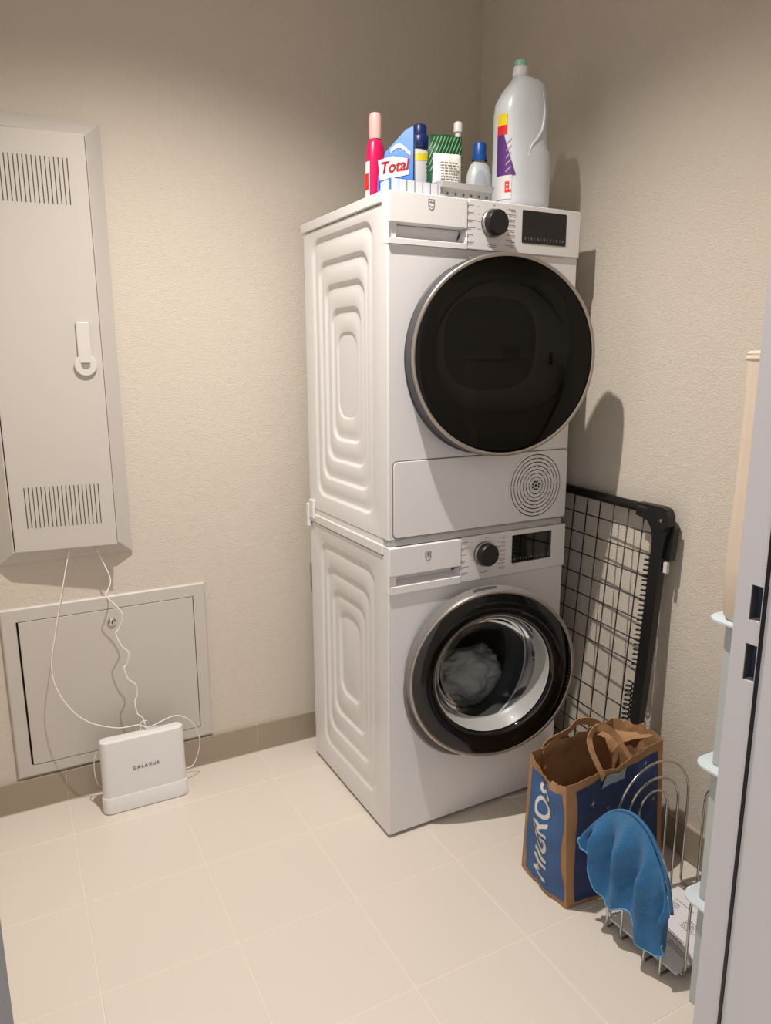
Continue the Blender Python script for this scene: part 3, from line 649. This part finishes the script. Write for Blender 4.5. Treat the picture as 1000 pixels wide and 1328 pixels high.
cl = tag(empty('cleaning_cloth', at(812, 1180, 0, -.66)), 'blue microfibre cleaning cloth draped over the wire magazine rack', 'cloth')
CO = V(cl.location)
cm.v = [v-CO for v in cm.v]; cm.build('front_drape', CLOTH, cl, True)
cb = MB(); cb.grid(lambda s, t: clb(s, t, 0)-CO, 60, 20, .12, .9); cb.grid(lambda s, t: clb(s, t, .0025)-CO, 60, 20, .12, .9); cb.grid(lambda s, t: clb(s, 1, .0025*t)-CO, 60, 1, .12, .9)
cb.build('rear_drape', CLOTH, cl, True)
rg = MB(); rg.tube([(crv(R3, k/40)+V((-.001, 0, .0006)))-CO for k in range(41)], .0042, 8); rg.build('fold_edge', CLOTH, cl, True)
hm = MB(); hm.tube([clf(0, k/8, .001)-CO for k in range(8)]+[clf(k/60, 1, .001)-CO for k in range(61)], .0019, 6); hm.build('hem', CLOTHHEM, cl, True)

# ------------------------------------------------------------------ shelf trolley with a fabric bag at the door
TR = tag(empty('shelf_trolley', (-.47, -1.51, 0)), 'pale three-tier metal shelf stand half hidden behind the white door frame', 'shelf')
TO = V((-.47, -1.51, 0))
SX0, SX1, SY0, SY1 = -.657, -.292, -1.665, -1.364
for z in (.25, .55, .85):
    t = MB().loft([[V((x, y, zz))-TO for x, y in rrect(SX0+g, SX1-g, SY0+g, SY1-g, .032, 6)] for g, zz in ((.001, z-.006), (0, z-.005), (0, z-.001), (.001, z))], True, True).build('shelf_board', MINT, TR, 40)
    for x, y in ((-.622, -1.411), (-.327, -1.411), (-.622, -1.618), (-.327, -1.618)):
        MB().lathe([(.0055, .0006), (.0035, .0012), (0, .0008)], V((x, y, z))-TO, seg=12).build('screw', GREYPL, t)
for x, y in ((-.622, -1.411), (-.327, -1.411), (-.622, -1.618), (-.327, -1.618)):
    for z0, z1 in ((.0, .244), (.2505, .544), (.5505, .844)):
        box('post', x-.012-TO.x, x+.012-TO.x, y-.016-TO.y, y+.016-TO.y, z0, z1, MINTD, TR, .003)
fb = tag(empty('fabric_bag', (-.47, -1.51, .851)), 'tall beige fabric storage bag standing on the top of the pale shelf stand', 'storage bag')
FO = V((-.47, -1.51, 0))
def fl2(g, z, wob=0): return [V((x+wob*math.sin(7*y+z*9), y+wob*math.cos(9*x+z*7), z))-FO-V((0, 0, .851)) for x, y in rrect(-.648-g, -.302+g, -1.652-g, -1.386+g, .018, 4)]
MB().loft([fl2(-.006, .8515), fl2(-.002, .86), fl2(0, .95, .002), fl2(-.001, 1.10, .003), fl2(-.001, 1.25, .002), fl2(-.001, 1.32, .001)], True, True).build('bag_body', FABRIC, fb, 40)
MB().loft([fl2(-.006, 1.321), fl2(-.001, 1.322), fl2(.0005, 1.326), fl2(-.001, 1.330), fl2(.0, 1.334), fl2(-.003, 1.338), fl2(-.01, 1.339)], True, True).build('top_hem', FABRIC, fb, 40)

# ------------------------------------------------------------------ things standing on the dryer
ZT = 1.7175
def mcol(n, rgb, rough=.35, **k): return mat(n, rgb, rough, vary=k.pop('vary', (30, .03)), **k)
NAVY = mcol('navy_cap', (22, 44, 104)); BLUEC = mcol('blue_cap', (18, 86, 168)); PINK = mcol('pink_plastic', (206, 18, 84), .3)
PALEP = mcol('pale_pink_cap', (222, 176, 170), .35); MILK = mcol('milky_plastic', (224, 230, 234), .3, trans=.25); LBL = mcol('white_label', (204, 203, 203), .5)
YEL = mcol('yellow_label', (226, 200, 30), .5); REDL = mcol('red_label', (214, 34, 40), .5); PURP = mcol('purple_label', (84, 42, 112), .5); GREEN = mcol('green_foil', (16, 84, 52), .4, bump=[(40, .3, .004, (1, 1, 1))])
PACKB = mcol('pack_blue', (34, 104, 186), .45); LTGREY = mcol('basket_grey', (178, 176, 174), .5)
def arc_label(name, fnr, z0, z1, a0, a1, m, parent, n=14, k=.0006):
    mb = MB(); nz = 8
    mb.grid(lambda s, t: fnr(math.radians(a0+(a1-a0)*s), z0+(z1-z0)*t, k), n, nz); return mb.build(name, m, parent, True)
def ell(prof, sx, sy):
    """radius along z for an elliptical bottle; returns f(angle, z, offset)"""
    def R(z):
        for (r0, z0), (r1, z1) in zip(prof, prof[1:]):
            if z0 <= z <= z1: return r0+(r1-r0)*((z-z0)/(z1-z0) if z1 > z0 else 0)
        return prof[-1][0]
    return lambda a, z, k=0: V(((R(z)*sx+k)*math.cos(a), (R(z)*sy+k)*math.sin(a), z))
# pink bottle
pk = tag(empty('detergent_bottle', (at(487, 230, 1, -.40).x, -.40, ZT), .35), 'slim pink bottle with pale cap at the rear left corner of the dryer top', 'bottle')
P1 = [(.026, 0), (.030, .004), (.0305, .07), (.029, .12), (.024, .158), (.0185, .171), (.014, .174)]
MB().lathe(P1, seg=40, sx=1, sy=.8, cap0=True).build('bottle_body', PINK, pk, 50)
MB().lathe([(.0155, .173), (.0165, .183), (.0165, .224), (.0140, .235), (.0, .237)], seg=32).build('cap', PALEP, pk, 50)
arc_label('label', ell(P1, 1, .8), .008, .115, 140, 196, LBL, pk)
arc_label('label_band', ell(P1, 1, .8), .045, .085, 145, 190, REDL, pk, k=.0012)
# blue carton, label side to the left front
_p = at(514, 230, 1, -.50)
ct = tag(empty('detergent_pouch', (_p.x, -.50, ZT), math.radians(-38)), 'blue and white standing detergent pack with red lettering on the dryer', 'detergent')
pk_ = MB(); W2, D2, HH = .046, .022, .172
pk_.loft([[V((-W2/1, -D2, 0)), V((W2, -D2, 0)), V((W2, D2, 0)), V((-W2, D2, 0))], [V((-W2*.95, -D2*.9, .06)), V((W2, -D2*.9, .06)), V((W2, D2*.9, .06)), V((-W2*.95, D2*.9, .06))],
          [V((-W2*.55, -D2*.5, .12)), V((W2*.98, -D2*.5, .12)), V((W2*.98, D2*.5, .12)), V((-W2*.55, D2*.5, .12))], [V((W2*.55, -.002, HH)), V((W2*.95, -.002, HH+.006)), V((W2*.95, .002, HH+.006)), V((W2*.55, .002, HH))]], True, True)
pk_.build('pack', PACKB, ct, 20)
def pf(x, z, k=.0012):
    y = -D2*(1-.1*z/.06) if z < .06 else -D2*(.9-.4*(z-.06)/.06) if z < .12 else -D2*.5+(D2*.5-.002)*(z-.12)/(HH-.12)
    return V((x, y-k, z))
m_ = MB(); m_.grid(lambda s, t: pf(-.038+.074*s-.006*t+.012*t*s*0, .05+.012*s+(.058-.012*s)*t*(1-.3*abs(s-.5)), .0014), 10, 6); m_.build('oval_label', LBL, ct)
m_ = MB(); m_.grid(lambda s, t: pf(-.042+.066*s, .034+.014*t+.006*s, .0015), 8, 2); m_.build('blue_band', mcol('band_blue', (28, 72, 150)), ct)
m_ = MB(); m_.grid(lambda s, t: pf(-.012+.05*s, .116+.012*math.sin(4*s)+.010*t, .0014), 10, 2); m_.build('swoosh', LBL, ct)
m_ = MB(); m_.grid(lambda s, t: pf(-.042+.084*s, .002+.022*t, .0014), 8, 2); m_.build('white_foot', LBL, ct)
text_on('lettering', 'Total', .040, REDL, ct, lambda x, y: pf(-.002+x*.85, .082+y+.10*x, .0022), bold=.0014, shear=.15)
m_ = MB(); m_.add([(W2+.0008, -D2*.8, .004), (W2+.0008, D2*.8, .004), (W2+.0008, D2*.4, .12), (W2+.0008, -.001, HH), (W2+.0008, -D2*.4, .12)], [(0, 1, 2, 3, 4)]); m_.build('pack_side', mcol('pack_grey', (168, 172, 182)), ct)
# blue capped bottle behind it
_p = at(544, 200, 1, -.385)
bn = tag(empty('detergent_bottle', (_p.x, -.385, ZT), -.2), 'white bottle with navy cap and yellow label band behind the blue detergent pack', 'bottle')
P2 = [(.036, 0), (.040, .006), (.0405, .09), (.038, .135), (.033, .155), (.022, .168), (.016, .172)]
MB().lathe(P2, seg=40, sx=1, sy=.75, cap0=True).build('bottle_body', mcol('bottle_pale', (206, 208, 212), .35), bn, 50)
cp = MB().lathe([(.0165, .170), (.0255, .174), (.027, .180), (.0265, .198), (.0235, .203), (.0195, .206), (.0195, .225), (.0165, .230), (0, .231)], seg=36).build('cap', NAVY, bn, 50)
arc_label('yellow_band', ell(P2, 1, .75), .135, .155, 215, 330, YEL, bn)
lbm = MB(); e2 = ell(P2, 1, .75); rnd = random.Random(5)
for k in range(9):
    z = .125-k*.0105; a0 = 285; a = a0
    while a < 312: 
        b_ = a+rnd.uniform(4, 9); lbm.grid(lambda s, t: e2(math.radians(a+(b_-a)*s), z+.004*t, .0008), 2, 1); a = b_+2
lbm.build('label_print', PRINTD, bn); arc_label('blue_patch', e2, .012, .042, 285, 315, PACKB, bn)
arc_label('blue_patch', e2, .072, .09, 292, 304, PACKB, bn)
# small striped carton at the front edge
sc_ = tag(empty('tab_box', (-.836, -.578, ZT), math.radians(2)), 'low blue and white striped box at the front edge of the dryer top', 'box')
box('carton', -.088, .058, -.024, .024, 0, .033, PACKB, sc_, .003)
for k in range(6): box('stripe', -.084+.0225*k, -.0645+.0225*k, -.0246, -.0238, .003, .0318, LBL, sc_)
box('stripe', .0505, .0565, -.0246, -.0238, .003, .0318, LBL, sc_)
box('edge_stripe', .057, .0588, -.022, .022, .004, .029, mcol('amber_print', (196, 140, 60)), sc_)
m_ = MB(); m_.box(-.0886, -.0878, -.02, .02, .005, .029); m_.build('end_label', LBL, sc_)
# low grey basket holding the pouches
gb = tag(empty('storage_basket', (at(605, 245, 1, -.58).x-.005, -.535, ZT), 0), 'low grey plastic basket holding a white pouch on the dryer', 'basket')
def bl_(g, z, r=.012): return [V((x, y, z)) for x, y in rrect(-.078-g, .086+g, -.052-g, .032+g, r, 4)]
MB().loft([bl_(-.008, 0), bl_(-.004, .028), bl_(-.004, .03), bl_(.002, .031), bl_(.004, .044), bl_(.002, .044), bl_(-.001, .033), bl_(-.006, .03), bl_(-.010, .003)], True, True).build('tub', LTGREY, gb, 30)
hs = MB()
for k in range(6): hs.lathe([(.0035, 0), (0, -.0004)], (-.055+.024*k, -.0568+.0065, .017), 'y', 12)
hs.build('wall_holes', DKGREY, gb)
# white and green refill pouch
def pouch(name, loc, rz, label, wid, hgt, m, cat='pouch'):
    r = tag(empty(name, loc, rz), label, cat); b = MB()
    def f(s, t, sg):
        w_ = wid*(1-.12*t); th = .026*(1-t)**.6*math.sin(math.pi*min(max(s, .0), 1))**.5+.001
        return V(((s-.5)*w_, sg*th+.004*NZ.noise(V((s*5, t*6, rz*3))), t*hgt))
    b.grid(lambda s, t: f(s, t, -1), 16, 16); b.grid(lambda s, t: f(s, t, 1), 16, 16); b.build('pouch_body', m, r, True); return r, f
gpz, gf = pouch('refill_pouch', (at(577, 200, 1, -.45).x, -.45, ZT+.0005), math.radians(-14), 'green striped refill pouch with white screw spout behind the grey basket', .105, .195, GREEN)
gs = MB()
for k in range(13):
    s0 = -.25+k*.10
    gs.grid(lambda s, t: gf(min(max(s0+.42*t*1.0+.022*s, .02), .98), .52+.45*t, -1)+V((0, -.0012, 0)), 1, 10)
gs.build('stripes', mcol('pale_green_print', (150, 196, 150)), gpz)
MB().lathe([(.008, 0), (.008, .012), (.0115, .013), (.0115, .034), (.009, .038), (0, .038)], (.036, 0, .190), seg=20).build('spout', WPLAST, gpz, 40)
wpz, wf = pouch('refill_pouch', (at(578, 220, 1, -.547).x+.004, -.547, ZT+.005), math.radians(-10), 'crumpled white refill pouch with small print in front of the green pouch', .084, .115, mcol('white_foil', (214, 212, 206), .35, bump=[(40, .5, .006, (1, 1, 1))]))
ws = MB(); rnd = random.Random(2)
for k in range(10):
    t0 = .25+.06*k; a = .2
    while a < .8:
        b_ = a+rnd.uniform(.05, .14); ws.grid(lambda s, t: wf(a+(b_-a)*s, t0+.02*t, -1)+V((0, -.0012, 0)), 2, 1); a = b_+.03
ws.build('small_print', PRINT, wpz)
# small white bottle with blue cap, moulded grip
sb = tag(empty('cleaner_bottle', (at(622, 200, 1, -.452).x, -.452, ZT+.0005), -.3), 'small white handled bottle with bright blue cap behind the grey basket', 'bottle')
P3 = [(.040, 0), (.044, .008), (.045, .06), (.041, .10), (.030, .128), (.017, .142), (.015, .146)]
MB().lathe(P3, seg=40, sx=.92, sy=.6, cap0=True).build('bottle_body', MILK, sb, 50)
MB().lathe([(.021, .142), (.0215, .152), (.0185, .154), (.0178, .184), (.016, .187), (0, .187)], seg=32).build('cap', BLUEC, sb, 40)
e3 = ell(P3, .92, .6)
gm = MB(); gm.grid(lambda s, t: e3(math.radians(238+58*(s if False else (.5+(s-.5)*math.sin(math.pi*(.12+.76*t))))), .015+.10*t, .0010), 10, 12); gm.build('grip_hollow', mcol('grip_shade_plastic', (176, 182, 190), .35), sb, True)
arc_label('label', e3, .01, .10, 318, 350, mcol('lime_label', (170, 200, 120)), sb)
# big clear handled bottle
bgx = tag(empty('vinegar_bottle', (-.497, -.555, ZT), math.radians(-4)), 'big translucent white handled bottle at the right front of the dryer top', 'bottle')
def bsec(w_, d_, z, ox=0): return [V((ox+w_*math.copysign(abs(math.cos(a))**.75, math.cos(a)), d_*math.copysign(abs(math.sin(a))**.75, math.sin(a)), z)) for a in [2*math.pi*k/48 for k in range(48)]]
MB().loft([bsec(.070, .050, 0), bsec(.0765, .055, .006), bsec(.078, .056, .02), bsec(.078, .056, .125), bsec(.077, .056, .140, -.001), bsec(.0725, .054, .156, -.0055), bsec(.071, .053, .18, -.007), bsec(.071, .053, .235, -.007), bsec(.069, .052, .262, -.005), bsec(.060, .047, .290, .002), bsec(.050, .041, .308, .006), bsec(.038, .034, .320, .004), bsec(.022, .021, .327, -.008), bsec(.019, .018, .331, -.012)], True, True).build('bottle_body', MILK, bgx, 60)
MB().lathe([(.0195, .328), (.0205, .333), (.0195, .350), (.017, .353)], (-.012, 0, 0), seg=32).build('neck_ring', WPLAST, bgx, 40)
MB().lathe([(.016, .351), (.0165, .364), (.014, .368), (0, .369)], (-.012, 0, 0), seg=28).build('cap', mcol('mint_cap', (150, 200, 186), .35), bgx, 40)
gr = MB(); gr.tube(smoothpath([(.030, -.0445, .285), (.034, -.0480, .255), (.034, -.0495, .225), (.028, -.0505, .195), (.012, -.0520, .170), (-.006, -.0535, .150), (-.014, -.0555, .125)], 6), [.0015+.003*math.sin(math.pi*k/36) for k in range(37)], 8); gr.build('moulded_grip', MILK, bgx, True)
def blb(name, z0, z1, m, k=.0012, a0=182, a1=228, cutf=None):
    mb = MB()
    def fn(s, t):
        z = z0+(z1-z0)*t; a = math.radians(a0+((a1 if cutf is None else cutf(t))-a0)*s)
        w_, d_, ox = (.078, .056, 0) if z < .13 else (.078-.0064*min(1, (z-.13)/.04), .056-.0026*min(1, (z-.13)/.04), -.0066*min(1, (z-.13)/.04))
        return V((ox+(w_+k)*math.copysign(abs(math.cos(a))**.75, math.cos(a)), (d_+k)*math.copysign(abs(math.sin(a))**.75, math.sin(a)), z))
    mb.grid(fn, 10, 10); return mb.build(name, m, bgx, True)
blb('label_white', .02, .078, LBL); blb('label_purple', .078, .178, PURP, cutf=lambda t: 238-34*t); blb('label_red', .178, .200, REDL, a1=214); blb('label_yellow', .200, .228, YEL, a1=214)
def lab(x, z):
    a = math.radians(226)+x*9; return V((.0795*math.copysign(abs(math.cos(a))**.75, math.cos(a)), .0575*math.copysign(abs(math.sin(a))**.75, math.sin(a)), z))
vs, fs = textmesh('EL', .034, bold=.002); mesh('lettering', [lab(v.x-.016, .048+v.y) for v in vs], fs, REDL, bgx, recalc=False)
st = MB()
for k in range(5):
    st.grid(lambda s, t: lab(-.03+.028*s, .085+.017*k+.012*s+.003*t), 4, 1)
st.build('label_streaks', mcol('lilac_print', (190, 160, 200)), bgx)
